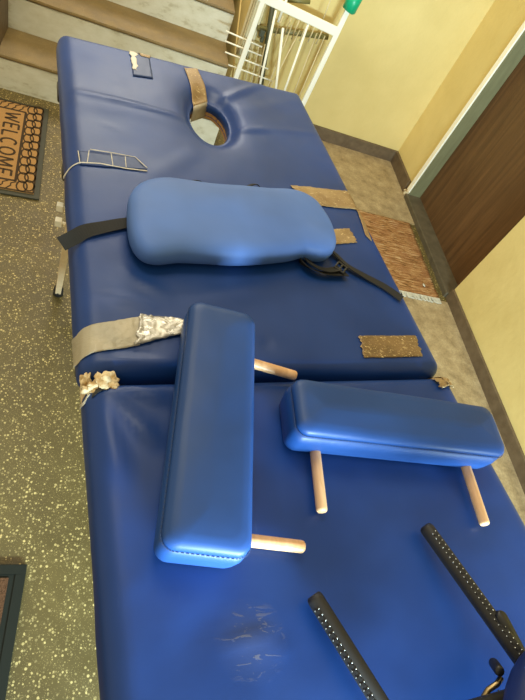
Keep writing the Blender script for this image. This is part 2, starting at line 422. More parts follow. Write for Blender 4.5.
class Panel:
    """padded panel over the quad (u0(v)..u1(v), v0..v1) in table coordinates"""
    def __init__(s, u0, u1n, u1f, v0, v1, r=.028, rc=.028, drop=.055):
        s.u0, s.u1n, s.u1f, s.v0, s.v1, s.r, s.rc, s.drop = u0, u1n, u1f, v0, v1, r, rc, drop
        s.L = v1 - v0
    def W(s, v):
        k = (v - s.v0) / s.L; return s.u1n + (s.u1f - s.u1n) * k - s.u0
    def ab(s, u, v): return (u - s.u0) / s.W(v), v - s.v0       # a as a fraction of width, b in metres
    def sdf(s, u, v):
        """distance inward from the rounded outline"""
        W = s.W(v); a = u - s.u0; b = v - s.v0
        qx = abs(a - W / 2) - (W / 2 - s.rc); qy = abs(b - s.L / 2) - (s.L / 2 - s.rc)
        return s.rc - (math.hypot(max(qx, 0), max(qy, 0)) + min(max(qx, qy), 0))
    def z(s, u, v):
        d = s.sdf(u, v); r = s.r
        k = 0 if d >= r else r * (1 - math.sqrt(max(0, 1 - (1 - max(d, 0) / r) ** 2)))
        fade = min(1, max(0, d) / .02)
        return H - k + relief(u, v) * fade
    def point(s, u, v, off=0.):
        """point on the cover; beyond the left or right edge it runs down the side"""
        d = s.sdf(u, v)
        if d >= 0: return T(u, v, s.z(u, v) + off)
        W = s.W(v); e = -d
        a = min(max(u, s.u0), s.u0 + W)
        b = min(max(v, s.v0), s.v1)
        side = -1 if u < s.u0 else (1 if u > s.u0 + W else 0)
        fb = 1 if v > s.v1 else 0
        z = H - s.r - e
        return T(a + side * (off + .002), b + fb * (off + .002), z)
    def build(s, name, root, hole=False):
        def nodes(L, step):
            e = [0, .0015, .004, .008, .013, .019, .026]
            n = max(2, int((L - .052) / step)); mid = [.026 + (L - .052) * k / n for k in range(1, n)]
            return e + mid + [L - q for q in reversed(e)]
        W0 = (s.u1n + s.u1f) / 2 - s.u0
        A = nodes(W0, .009); B = nodes(s.L, .009)
        na, nb = len(A), len(B)
        def corner(a, b, W):
            rc = s.rc
            ca = 1 if a < rc else (2 if a > W - rc else 0); cb = 1 if b < rc else (2 if b > s.L - rc else 0)
            if ca and cb:
                p = (rc - a) if ca == 1 else (a - (W - rc)); q = (rc - b) if cb == 1 else (b - (s.L - rc))
                p /= rc; q /= rc
                p2 = p * math.sqrt(1 - q * q / 2); q2 = q * math.sqrt(1 - p * p / 2)
                p2 *= rc; q2 *= rc
                a = rc - p2 if ca == 1 else W - rc + p2; b = rc - q2 if cb == 1 else s.L - rc + q2
            return a, b
        V = []; idx = {}
        UV = []
        for j in range(nb):
            for i in range(na):
                a, b = corner(A[i], B[j], W0)
                v = s.v0 + b; u = s.u0 + a / W0 * s.W(v)
                idx[i, j] = len(V); UV.append((u, v)); V.append(T(u, v, s.z(u, v)))
        skip = lambda i, j: False
        F = []
        if hole:
            iu = [i for i in range(na) if abs(s.u0 + A[i] - HC[0]) < HA[0] * 1.45]
            jv = [j for j in range(nb) if abs(s.v0 + B[j] - HC[1]) < HA[1] * 1.35]
            i0, i1, j0, j1 = iu[0], iu[-1], jv[0], jv[-1]
            skip = lambda i, j: i0 <= i < i1 and j0 <= j < j1
        for j in range(nb - 1):
            for i in range(na - 1):
                if not skip(i, j): F.append((idx[i, j], idx[i + 1, j], idx[i + 1, j + 1], idx[i, j + 1]))
        wallF = []
        if hole:
            ring = [idx[i, j0] for i in range(i0, i1)] + [idx[i1, j] for j in range(j0, j1)] + [idx[i, j1] for i in range(i1, i0, -1)] + [idx[i0, j] for j in range(j1, j0, -1)]
            K = len(ring); c, sn = math.cos(HROT), math.sin(HROT)
            ell = []
            for q in ring:
                u, v = UV[q]; a, b = u - HC[0], v - HC[1]; a, b = c * a - sn * b, sn * a + c * b
                th = math.atan2(b / HA[1], a / HA[0]); a, b = HA[0] * math.cos(th), HA[1] * math.sin(th)
                ell.append((HC[0] + c * a + sn * b, HC[1] - sn * a + c * b))
            prev = ring
            NR = 9
            for k in range(1, NR + 1):
                t = 1 - (1 - k / NR) ** 1.3; cur = []
                for q, e in zip(ring, ell):
                    u = UV[q][0] * (1 - t) + e[0] * t; v = UV[q][1] * (1 - t) + e[1] * t
                    cur.append(len(V)); V.append(T(u, v, H + relief(u, v))); UV.append((u, v))
                for g in range(K): F.append((prev[g], prev[(g + 1) % K], cur[(g + 1) % K], cur[g]))
                prev = cur
            # lip and inner wall, crinkled cover
            for (inset, dz) in ((.0015, -.003), (.004, -.008), (.003, -.016), (.000, -.024), (.002, -.030)):
                cur = []
                for gi, e in enumerate(ell):
                    u, v = e; k = 1 - inset / .07
                    wob = .0022 * noise.noise(Vector((gi * .55, dz * 130, 3)))
                    uu, vv = HC[0] + (u - HC[0]) * k, HC[1] + (v - HC[1]) * k
                    cur.append(len(V)); V.append(T(uu + wob, vv + wob, H + relief(u, v) + dz)); UV.append((uu, vv))
                for g in range(K): F.append((prev[g], prev[(g + 1) % K], cur[(g + 1) % K], cur[g]))
                prev = cur
            s.holering = [V[q].copy() for q in prev]
        # sides
        rim = [idx[i, 0] for i in range(na)] + [idx[na - 1, j] for j in range(1, nb)] + [idx[i, nb - 1] for i in range(na - 2, -1, -1)] + [idx[0, j] for j in range(nb - 2, 0, -1)]
        prev = rim; K = len(rim)
        cu, cv = s.u0 + W0 / 2, s.v0 + s.L / 2
        for (out, dz) in ((.0012, -.008), (.0012, -.016), (-.001, -s.drop + s.r), (-.006, -s.drop + s.r - .002)):
            cur = []
            for q in rim:
                u, v = UV[q]
                du = -1 if u < s.u0 + s.rc else (1 if u > s.u0 + s.W(v) - s.rc else 0)
                dv = -1 if v < s.v0 + s.rc else (1 if v > s.v1 - s.rc else 0)
                wob = .0016 * noise.noise(Vector((u * 14, v * 14, dz * 20)))
                cur.append(len(V)); V.append(T(u + du * (out + wob), v + dv * (out + wob), H - s.r + dz)); UV.append((u, v))
            for g in range(K): F.append((prev[g], prev[(g + 1) % K], cur[(g + 1) % K], cur[g]))
            prev = cur
        if not hole: F.append(tuple(prev))
        return child(root, mesh(name, V, F, M['vinyl'], None, True))

table = thing('massage_table', 'long folding massage table with worn blue padded top patched with tape', 'massage table', T(.33, 0, 0))
far = Panel(.0005, .668, .650, .004, .956, rc=.022)
near = Panel(.005, .716, .668, -.925, -.004, rc=.022)
pf = far.build('padded_panel', table, True)
pn = near.build('padded_panel', table)
# wooden board and rails below each panel
def ringboard():
    # plywood around the face hole
    vs = []; fs = []
    R = far.holering; K = len(R)
    c = sum(R, Vector()) / K
    for p in R:
        d = (p - c); d.z = 0; k = d.normalized()
        q = p + k * .0005
        vs += [Vector((q.x, q.y, H - .046)), Vector((q.x, q.y, H - .062)), Vector((q.x + k.x * .03, q.y + k.y * .03, H - .062)), Vector((q.x + k.x * .03, q.y + k.y * .03, H - .046))]
    for g in range(K):
        a = g * 4; b = ((g + 1) % K) * 4
        for i in range(4): fs.append((a + i, b + i, b + (i + 1) % 4, a + (i + 1) % 4))
    return child(table, mesh('hole_rim', vs, fs, M['board'], None, False))
ringboard()
def rails(p, nm='wooden_frame'):
    b = MB(); z = H - .082
    u0, u1 = p.u0 + .02, min(p.u1n, p.u1f) - .015; v0, v1 = p.v0 + .012, p.v1 - .02
    up = (0, 0, 1)
    b.bar(T(u0, v0, z), T(u0, v1, z), .018, .045); b.bar(T(u1, v0, z), T(u1, v1, z), .018, .045)
    b.bar(T(u0, v0, z), T(u1, v0, z), .018, .045); b.bar(T(u0, v1, z), T(u1, v1, z), .018, .045)
    return b.build(nm, M['beech'], table)
rails(far); rails(near)
# legs: splayed struts, feet
def leg(top, bot):
    b = MB(); b.bar(top, bot, .030, .018, (1, 0, 0))
    o = b.build('leg', M['beech'], table, bevel=.002)
    f = MB(); d = (Vector(top) - Vector(bot)).normalized(); p = Vector(bot)
    f.tube([p + d * .012, p - d * .004, Vector((p.x, p.y, 0.001))], 0.016, 14)
    g = f.build('rubber_foot', M['foam_black'], None, True); g.parent = o
    return o
l1 = leg(T(.022, .47, .70), T(.046, .835, .022)); leg(T(.632, .47, .70), T(.60, .835, .022))
leg(T(.022, -.47, .70), T(.046, -.835, .022)); leg(T(.66, -.47, .70), T(.63, -.835, .022))
b = MB(); b.bar(T(.075, .80, .10), T(.60, .80, .10), .02, .03); b.build('crossbar', M['beech'], table)
b = MB(); b.bar(T(.045, -.80, .10), T(.63, -.80, .10), .02, .03); b.build('crossbar', M['beech'], table)
for (uu, vv) in ((60, 207), (58.5, 222)):
    # wooden adjusting knobs on the outer face of the leg
    p = at(uu, vv, .60)
    k = MB(); k.box(p, (.0068, .0075, .008)); k.tube([p, p + Vector((.03, 0, 0))], .003, 8)
    o = k.build('leg_knob', M['white_metal'], None, False, .002); o.parent = l1

# corner protector, latches
def blk(name, pu, pv, z, r, mt=None, rot=.157):
    p = at(pu, pv, z); b = MB(); X = Vector((CT, ST, 0)); Y = Vector((-ST, CT, 0))
    b.box(p, r, (X, Y, Vector((0, 0, 1)))); return b.build(name, mt or M['black'], table, True, .004)
blk('corner_cap', 83, 369, .752, (.011, .010, .014))
blk('latch', 65, 172, .742, (.006, .018, .010)); blk('latch', 76, 288, .742, (.005, .018, .009)); blk('latch', 60, 92, .742, (.006, .03, .010))

# tapes stuck to the cover
def patch(name, panel, quad, m_, n=(26, 10), off=.0012, jag=.0, crink=.0008, parent=None, seed=0, z=H):
    q = [Vector(px(*p, z)) for p in quad]       # order: far left, far right, near right, near left
    vs = []; fs = []
    nx, ny = n
    for j in range(ny + 1):
        for i in range(nx + 1):
            s, t = i / nx, j / ny
            if jag:
                jl = jag * noise.noise(Vector((t * 7 + seed, 0, 0))); jr = jag * noise.noise(Vector((t * 7 + seed, 9, 0)))
                s2 = s * (1 + jr - jl) + jl
                t2 = t + (jag * .35) * noise.noise(Vector((s * 9, seed, 4))) * (1 if j in (0, ny) else 0)
            else: s2, t2 = s, t
            p = (q[0] * (1 - s2) + q[1] * s2) * (1 - t2) + (q[3] * (1 - s2) + q[2] * s2) * t2
            c = crink * (noise.noise(Vector((p.x * 160, p.y * 160, seed))) + 1)
            vs.append(panel.point(p.x, p.y, off + c))
    for j in range(ny):
        for i in range(nx):
            a = j * (nx + 1) + i; fs.append((a, a + 1, a + nx + 2, a + nx + 1))
    o = mesh(name, vs, fs, m_, None, True)
    sd = o.modifiers.new('s', 'SOLIDIFY'); sd.thickness = .0005; sd.offset = -1
    child(table, o); return o
patch('brown_tape', far, [(359, 336), (415, 336), (422, 357), (363, 358)], M['brown_tape'], (30, 12), jag=.06, seed=1)
patch('tan_tape', far, [(290, 186), (352, 192), (357, 210), (310, 206)], M['tan_tape'], (30, 8), jag=.05, seed=2, crink=.0015)
patch('tan_tape', far, [(283, 195), (298, 188), (312, 206), (300, 202)], M['tan_tape'], (12, 8), seed=7, crink=.001, off=.0008)
patch('tan_tape', far, [(329, 230), (349, 229), (357, 243), (333, 245)], M['tan_tape'], (20, 10), jag=.12, seed=3)
patch('tan_tape', far, [(356, 207), (362, 207), (371, 242), (365, 236)], M['tan_tape'], (6, 20), jag=.1, seed=4)
patch('beige_tape', far, [(74, 328), (142, 317), (140, 345), (76, 356)], M['beige_tape'], (40, 16), jag=.0, seed=5, crink=.001, off=.0018)
patch('silver_tape', far, [(140, 316), (188, 321), (187, 334), (134, 346)], M['silver_tape'], (26, 10), jag=.12, seed=6, crink=.003, off=.002)
patch('dark_blue_tape', far, [(130, 52), (149, 56), (153, 79), (133, 76)], M['darkblue_tape'], (12, 12), seed=8, crink=.0006)
patch('worn_tape_scrap', far, [(129, 50), (136, 51), (137, 71), (133, 70)], M['tape_edge'], (8, 14), jag=.5, seed=9, crink=.0005, off=.002)
patch('tan_tape', far, [(137, 50), (151, 53), (150, 59), (141, 57)], M['tan_tape'], (10, 5), jag=.15, seed=10, off=.002)
patch('dark_blue_tape', far, [(78, 151), (135, 158), (147, 171), (80, 165)], M['darkblue_tape'], (30, 8), seed=11, crink=.0006)
def strip(pts, w, name='worn_tape_edge', panel=far, m_=None, off=.0022):
    """thin whitened edge line of an old tape"""
    P = []
    for a, b_ in zip(pts[:-1], pts[1:]):
        n = 6
        for k in range(n): P.append((a[0] + (b_[0] - a[0]) * k / n, a[1] + (b_[1] - a[1]) * k / n))
    P.append(pts[-1]); vs = []; fs = []
    for i, p in enumerate(P):
        a = Vector(px(*P[max(0, i - 1)])); c = Vector(px(*P[min(len(P) - 1, i + 1)])); d = (c - a).normalized(); nrm = Vector((-d.y, d.x))
        q = Vector(px(*p)); ww = w * (.6 + .8 * abs(noise.noise(Vector((i * .8, w * 100, 0)))))
        vs += [panel.point(*(q + nrm * ww), off), panel.point(*(q - nrm * ww), off)]
    for i in range(len(P) - 1): fs.append((2 * i, 2 * i + 1, 2 * i + 3, 2 * i + 2))
    o = mesh(name, vs, fs, m_ or M['tape_edge'], None, True)
    sd = o.modifiers.new('s', 'SOLIDIFY'); sd.thickness = .0006; sd.offset = -1
    return child(table, o)
strip([(64, 165), (80, 163), (100, 164), (125, 169), (147, 172)], .0016)
strip([(90, 150), (110, 153), (135, 158), (147, 169)], .0011)
for a, b_ in (((89, 151), (87, 164)), ((111, 154), (113, 167)), ((125, 157), (126, 168)), ((78, 151), (80, 164))): strip([a, b_], .0010)
# tape over the edge of the face hole
q = [(184, 68), (198, 69), (207, 86), (191, 88)]
patch('tan_tape', far, [(184, 68), (197, 69), (210, 93), (196, 97)], M['tan_tape'], (12, 16), seed=12, crink=.0006, off=.002)
# hanging end of that tape inside the hole
a, b_ = far.point(*px(196, 97), .002), far.point(*px(210, 93), .002)
vs = []; fs = []
for k in range(7):
    dz = -.006 * k; sh = -.007 * min(k, 1) * T(0, 1, 0) - .0008 * k * T(0, 1, 0)
    for p in (a, b_): vs.append(p + Vector((0, 0, dz)) + sh)
    if k: fs.append((2 * k - 2, 2 * k - 1, 2 * k + 1, 2 * k))
o = mesh('silver_tape', vs, fs, M['beige_tape'], None, True); sd = o.modifiers.new('s', 'SOLIDIFY'); sd.thickness = .0008
child(table, o)

# torn corner: foam showing at the fold
def foam(name, c, r, seed, n=4):
    return child(table, lump(name, c, r, M['foam'], seed, n, amp=.6))
p = at(106, 384, .796); foam('exposed_foam', p, (.017, .014, .012), 1.3)
p = at(95, 391, .788); foam('exposed_foam', p, (.015, .008, .012), 4.2)
p = at(86, 381, .775); foam('exposed_foam', p, (.007, .013, .014), 7.7)
strip([(84, 398), (87, 393), (90, 391)], .0018, 'torn_edge', near)
# dark tear beside the foam
patch('cover_tear', near, [(96, 373), (128, 379), (118, 384), (92, 396)], M['black'], (10, 6), off=.001, jag=.3, seed=20)
# torn brown tape at the right end of the fold
patch('tan_tape', near, [(432, 378), (444, 373), (458, 383), (440, 390)], M['tan_tape'], (14, 10), jag=.25, seed=13, crink=.003, off=.003)
patch('tan_tape', near, [(437, 372), (450, 374), (454, 389), (446, 387)], M['tan_tape'], (14, 10), jag=.35, seed=14, crink=.004, off=.004)

# ------------------------------------------------------------------ arm rests
def rrect(w, l, r, n=8):
    pts = []
    r = min(r, w / 2 - 1e-4, l / 2 - 1e-4)
    for (cx, cy, a0) in ((w / 2 - r, l / 2 - r, 0), (-w / 2 + r, l / 2 - r, 90), (-w / 2 + r, -l / 2 + r, 180), (w / 2 - r, -l / 2 + r, 270)):
        for k in range(n + 1):
            a = math.radians(a0 + 90 * k / n); pts.append((cx + r * math.cos(a), cy + r * math.sin(a)))
    # extra points along the long sides
    out = []
    for i, p in enumerate(pts):
        q = pts[(i + 1) % len(pts)]; out.append(p)
        d = math.hypot(q[0] - p[0], q[1] - p[1]); k = int(d / .02)
        for j in range(1, k + 1): out.append((p[0] + (q[0] - p[0]) * j / (k + 1), p[1] + (q[1] - p[1]) * j / (k + 1)))
    return out
def armrest(label, c, ang, w, l, z0, h, dowels, tilt=0):
    root = thing('arm_rest_pad', label, 'arm rest', (c[0], c[1], z0))
    X = Vector((math.cos(ang), math.sin(ang), 0)); Y = Vector((-math.sin(ang), math.cos(ang), 0))
    P0 = rrect(w, l, .018)
    def scale(i):
        kx = (w / 2 - i) / (w / 2); ky = (l / 2 - i) / (l / 2); return [(x * kx, y * ky) for x, y in P0]
    rings = [(.022, .0), (.006, .0), (.0025, .003), (.001, .012), (-.0005, h * .45), (.0006, h * .66), (.003, h * .70), (.0042, h * .715), (.003, h * .73), (.0015, h * .76), (.0018, h * .86), (.0045, h * .925), (.010, h * .97), (.019, h * .99), (.036, h), (w / 2 - .006, h * 1.01)]
    vs = []; fs = []; K = len(P0); seam = []
    def place(x, y, z):
        wob = .0012 * noise.noise(Vector((x * 30 + c[0] * 9, y * 22, z * 30)))
        return Vector((c[0], c[1], z0 + z + wob * (1 if z > .01 else 0))) + X * x + Y * y
    for (i, z) in rings:
        for (x, y) in scale(i): vs.append(place(x, y, z))
    for g in range(len(rings) - 1):
        for k in range(K):
            a = g * K + k; b2 = g * K + (k + 1) % K; fs.append((a, b2, b2 + K, a + K))
    fs.append(tuple(range(K))[::-1]); fs.append(tuple((len(rings) - 1) * K + k for k in range(K)))
    child(root, mesh('cushion', vs, fs, M['pad'], None, True))
    # stitched seam: dashes along the groove
    sp = [place(x, y, h * .775) for x, y in scale(.0005)]; b = MB(); acc = 0
    for i in range(K):
        p, q = sp[i], sp[(i + 1) % K]; d = (q - p).length; n = max(1, int(round(d / .0055)))
        for k in range(n):
            s = p + (q - p) * ((k + .15) / n); e = p + (q - p) * ((k + .75) / n); b.tube([s, e], .0007, 5)
    b.build('stitching', M['thread'], root)
    for (p, q) in dowels:
        b = MB(); pts, rs = rodpts(p, q, .0080); b.tube(pts, rs, 18); b.build('wooden_dowel', M['dowel'], root, True)
    return root
def L3(a, b_, z): p = at(*a, z); q = at(*b_, z); return p, q
zd = H + .0125
ca = (.1715, -.070); 
armrest('narrow blue arm rest pad lying lengthwise over the fold of the massage table', ca, -.105, .106, .364, H + .006, .066,
        [(at(228, 356, zd + .002), at(296, 376, zd)), (at(205, 535, zd), at(304, 547, zd))])
cb = (.470, -.051)
armrest('blue arm rest pad lying crosswise near the right edge of the massage table', cb, -.022 + math.pi / 2, .093, .368, H + .006, .066,
        [(at(311, 415, zd), at(322, 512, zd)), (at(452, 425, zd), at(485, 525, zd))])

# ------------------------------------------------------------------ contoured sling pad with straps
OUT = [(127, 213), (128, 201), (135, 191), (147, 185), (165, 182), (185, 184), (207, 188), (235, 190), (262, 192), (284, 193), (300, 197), (313, 205), (322, 217), (330, 231), (334, 246), (331, 255), (322, 258), (312, 256.5), (303, 255), (290, 258), (262, 261), (235, 262), (205, 260), (180, 259), (158, 261), (143, 257), (133, 246), (128, 230)]
def catmull(P, n=5):
    R = []; N = len(P)
    for i in range(N):
        p0, p1, p2, p3 = [Vector(P[(i + k - 1) % N]) for k in range(4)]
        for k in range(n):
            t = k / n; R.append(.5 * ((2 * p1) + (p2 - p0) * t + (2 * p0 - 5 * p1 + 4 * p2 - p3) * t * t + (3 * p1 - p0 - 3 * p2 + p3) * t ** 3))
    return R
zs = H + .024
poly = [at(p.x, p.y, zs) for p in catmull(OUT)]
A_, B_ = at(158, 222, zs), at(305, 228, zs)
sl = thing('contoured_bolster_pad', 'light blue peanut-shaped pad with black straps lying across the massage table', 'bolster pad', (at(230, 222, H).x, at(230, 222, H).y, H + .002))
vs = []; fs = []; K = len(poly)
prof = [(.55, .002, -1), (.90, .003, -1), (.975, .010, -1), (1.0, .021, 0), (.992, .030, 1), (.965, .037, 1), (.91, .042, 1), (.82, .0455, 1), (.70, .0475, 1), (.5, .049, 1), (.25, .0495, 1), (0, .0495, 1)]
for (k, z, sgn) in prof:
    for p in poly:
        d = B_ - A_; t = max(0, min(1, (p - A_).dot(d) / d.length_squared)); c = A_ + d * t
        q = c + (p - c) * k
        wave = .0025 * noise.noise(Vector((q.x * 11, q.y * 14, 2))) - .0018 * math.exp(-((t - .52) / .10) ** 2) * (1 if k < 1 else 0)
        vs.append(Vector((q.x, q.y, H + .0015 + z + (wave if z > .03 else 0))))
for g in range(len(prof) - 1):
    for k in range(K):
        a = g * K + k; b2 = g * K + (k + 1) % K; fs.append((a, b2, b2 + K, a + K))
fs.append(tuple(range(K))[::-1])
child(sl, mesh('cushion', vs, fs, M['sling'], None, True))
def ribbon(name, P, w, root, th=.0016, m_=None, sub=6, tilt=None):
    """webbing: P = room points, width w, optional per-point width direction"""
    P = [Vector(p) for p in P]; Q = []; N = len(P); D = []
    for i in range(N - 1):
        p0, p1, p2, p3 = P[max(i - 1, 0)], P[i], P[i + 1], P[min(i + 2, N - 1)]
        for k in range(sub):
            t = k / sub
            Q.append(.5 * ((2 * p1) + (p2 - p0) * t + (2 * p0 - 5 * p1 + 4 * p2 - p3) * t * t + (3 * p1 - p0 - 3 * p2 + p3) * t ** 3)); D.append((i + t))
    Q.append(P[-1]); D.append(N - 1)
    vs = []; fs = []
    for i, q in enumerate(Q):
        t = (Q[min(i + 1, len(Q) - 1)] - Q[max(i - 1, 0)]).normalized()
        tl = 0
        if tilt: k = int(D[i]); f = D[i] - k; tl = tilt[k] * (1 - f) + tilt[min(k + 1, N - 1)] * f
        s = t.cross(Vector((0, 0, 1))); s = s.normalized() if s.length > .2 else Vector((ST, -CT, 0))
        up = s.cross(t).normalized()
        dr = s * math.cos(tl) + up * math.sin(tl); nn = dr.cross(t).normalized()
        for (a, b2) in ((-1, -1), (1, -1), (1, 1), (-1, 1)): vs.append(q + dr * (a * w / 2) + nn * (b2 * th / 2))
    for i in range(len(Q) - 1):
        for k in range(4):
            a = i * 4 + k; b2 = i * 4 + (k + 1) % 4; fs.append((a, b2, b2 + 4, a + 4))
    fs += [(0, 1, 2, 3), tuple(len(vs) - 4 + k for k in range(4))]
    return child(root, mesh(name, vs, fs, m_ or M['black_web'], None, False))
ribbon('strap', [at(138, 222, H + .010), at(125, 223, H + .006), at(104, 227, H + .006), at(86, 231, H + .008), at(73, 238, H + .004), at(61, 244, H - .002)], .024, sl, tilt=[0, 0, .1, .3, .5, .4])
ribbon('strap', [at(310, 240, H + .008), at(332, 251, H + .006), at(347, 265, H + .007), at(365, 276, H + .0055), at(385, 287, H + .0045), at(402, 299, H + .006)], .017, sl, tilt=[.2, .4, .3, .1, -.1, -.2])
ribbon('strap', [at(300, 250, H + .006), at(300, 260, H + .008), at(310, 268, H + .011), at(325, 273, H + .009), at(347, 274, H + .008)], .017, sl, tilt=[.8, 1.1, .7, .5, .3])
ribbon('strap', [at(300, 250, H + .010), at(312, 264, H + .016), at(327, 270, H + .014), at(340, 268, H + .013)], .016, sl, tilt=[.3, .4, .3, .2])
ribbon('strap_loop', [at(188, 188, H + .020), at(192, 181.5, H + .026), at(200, 181, H + .027), at(208, 188, H + .021)], .012, sl, tilt=[.6, .6, .6, .6])
ribbon('strap_loop', [at(243, 193, H + .020), at(248, 186.5, H + .025), at(257, 184.5, H + .027), at(263, 192, H + .021)], .012, sl, tilt=[.6, .6, .6, .6])
# ladder-lock buckle
b = MB(); cbk = at(341, 268, H + .013); X = Vector((.80, -.60, 0)).normalized(); X = (at(349, 273, H) - at(333, 262, H)).normalized(); Y = Vector((0, 0, 1)).cross(X)
for s_ in (-1, 1): b.box(cbk + Y * (s_ * .011), (.012, .0018, .0025), (X, Y, Vector((0, 0, 1))))
for s_ in (-1, -.1, .8): b.box(cbk + X * (s_ * .011), (.0018, .011, .0025), (X, Y, Vector((0, 0, 1))))
b.build('buckle', M['black'], sl, False, .0008)

# ------------------------------------------------------------------ face cradle at the near corner
fc = thing('face_cradle', 'black face cradle with two studded pegs and dark blue cushion at the near right corner', 'face cradle', (*at(510, 720, H).xy, H + .003))
def peg(p, q, rows, side):
    b = MB(); pts, rs = rodpts(p, q, .0105, .006); b.tube(pts, rs, 20); o = b.build('peg', M['foam_black'], fc, True)
    # two rows of small steel studs, ridge between them
    t = (q - p).normalized(); s = t.cross(Vector((0, 0, 1))).normalized(); up = s.cross(t)
    s = s * 1.0
    b = MB(); L = (q - p).length; n = int((L - .02) / .0072)
    for i in range(n):
        c = p + t * (.014 + i * .0072)
        for an in ((.75, 1.3) if side == 1 else (-.1, .5)):
            d = (up * math.cos(an) + s * math.sin(an)); cc = c + t * (.0018 if an > .3 else 0)
            b.tube([cc + d * .0098, cc + d * .0114], [.0010, .0007], 6)
    so = b.build('stud_row', M['stud'], None, True); so.parent = o; so.matrix_parent_inverse = Matrix.Translation((0, 0, 0))
    # dark grooved teeth between the rows
    b = MB()
    for i in range(n):
        c = p + t * (.0176 + i * .0072); am = 1.02 if side == 1 else .2; d = (up * math.cos(am) + s * math.sin(am))
        b.box(c + d * .0102, (.0015, .0028, .0012), (t, t.cross(d).normalized(), d))
    so = b.build('rack_teeth', M['black'], None, False); so.parent = o
    return o
p1, q1 = at(313, 595, H + .016), at(392, 722, H + .026)
p2, q2 = at(425, 526, H + .016), at(530, 672, H + .050)
peg(p1, q1, 2, 1); peg(p2, q2, 2, 2)
b = MB(); e1 = q1 + (q1 - p1).normalized() * .01; b.tube([e1, q2 + (q2 - p2).normalized() * .02], .010, 14); b.build('crossbar', M['foam_black'], fc, True)
# cam lever: long flat rounded plate
def plate(name, a, b2, w, th, m_, z):
    p, q = at(*a, z), at(*b2, z - .008); t = (q - p); L = t.length; t.normalize(); s = Vector((0, 0, 1)).cross(t).normalized(); up = t.cross(s)
    out = []
    for k in range(13):
        an = math.pi / 2 + math.pi * k / 12; out.append((w + w * math.cos(an), w * math.sin(an)))
    for k in range(7):
        an = -math.pi / 2 + math.pi * k / 6; out.append((L - w * .6 + w * .6 * math.cos(an), w * math.sin(an) * .9))
    n = len(out); vs = []
    for zz, k in ((-th / 2, .86), (-th / 4, 1), (th / 4, 1), (th / 2, .86)):
        for (x, y) in out: vs.append(p + t * (L / 2 + (x - L / 2) * (k if k == 1 else .97)) + s * y * k + up * zz)
    fs = [tuple(range(n))[::-1], tuple(3 * n + k for k in range(n))]
    for g in range(3):
        for k in range(n): fs.append((g * n + k, g * n + (k + 1) % n, (g + 1) * n + (k + 1) % n, (g + 1) * n + k))
    return child(fc, mesh(name, vs, fs, m_, None, True))
plate('cam_lever', (497, 611), (521, 655), .0085, .010, M['black'], H + .050)
b = MB(); pts, rs = rodpts(at(493, 662, H + .035), at(500, 672, H + .055), .0062, .004); b.tube(pts, rs, 16); b.build('clamp_knob', M['black'], fc, True)
b = MB(); b.tube([at(501, 678, H + .045), at(497, 684, H + .045), at(488, 690, H + .04), at(482, 700, H + .035), at(478, 712, H + .03)], .0035, 10); b.build('linkage_rod', M['brass'], fc, True)
b = MB(); b.tube([at(497, 699, H + .04), at(502, 693, H + .045)], .005, 12); b.build('bolt', M['steel'], fc, True)
# crescent cushion (mostly outside the frame)
vs = []; fs = []; cz = H + .085; cc = at(622, 798, cz); n = 40; mm = 14; RA = .105; ra = .052
import cmath
a0, a1 = math.radians(60), math.radians(390)
for i in range(n + 1):
    a = a0 + (a1 - a0) * i / n; k = min(1, min(i, n - i) / 3 + .001); k = math.sqrt(1 - (1 - k) ** 2)
    for j in range(mm):
        e = 2 * math.pi * j / mm
        rr = RA + ra * k * math.cos(e)
        vs.append(cc + Vector((math.cos(a) * rr * .9, math.sin(a) * rr, .034 * k * math.sin(e))))
for i in range(n):
    for j in range(mm):
        a = i * mm + j; b2 = i * mm + (j + 1) % mm; fs.append((a, b2, b2 + mm, a + mm))
child(fc, mesh('crescent_cushion', vs, fs, M['navy'], None, True))
b = MB(); b.tube([q2 - (q2 - p2).normalized() * .02, q2 + (q2 - p2).normalized() * .03 + Vector((0, 0, .01)), cc + Vector((-.09, 0, -.03))], .008, 12); b.build('cushion_bracket', M['foam_black'], fc, True)

# ------------------------------------------------------------------ door mats
def local(c, ang):
    X = Vector((math.cos(ang), math.sin(ang), 0)); Y = Vector((-math.sin(ang), math.cos(ang), 0)); c = Vector(c)
    return lambda x, y, z=0.: c + X * x + Y * y + Vector((0, 0, z))
def box_l(mb, L, x0, x1, y0, y1, z0, z1):
    vs = [L(x, y, z) for x in (x0, x1) for y in (y0, y1) for z in (z0, z1)]
    mb.add(vs, [(0, 1, 3, 2), (4, 6, 7, 5), (0, 4, 5, 1), (2, 3, 7, 6), (0, 2, 6, 4), (1, 5, 7, 3)])
# welcome mat: right edge from mf (far) to mn (near)
mf, mn = at(49, 111, 0), at(39, 201, 0)
dirv = (mf - mn); Lm = dirv.length; ang = math.atan2(dirv.y, dirv.x) - math.pi / 2
Lw = local((mn.x, mn.y, 0.002), ang)         # local x to the right (negative = into the mat), y towards the stairs
WM = .365
wm = thing('welcome_mat', 'tan coir doormat reading WELCOME with dark ring border beside the stairs', 'doormat', Lw(-WM / 2, Lm / 2, -.001))
b = MB(); box_l(b, Lw, -WM, 0, 0, Lm, 0, .007); b.build('rubber_base', M['rubber_edge'], wm, False, .002)
b = MB(); box_l(b, Lw, -WM + .02, -.02, .02, Lm - .02, .007, .012); b.build('coir_pile', M['coir'], wm, False)
def line(mb, pts, w, z=.0125, h=.0012):
    for a, c in zip(pts[:-1], pts[1:]):
        mb.bar(Lw(a[0], a[1], z), Lw(c[0], c[1], z), w, h)
b = MB()
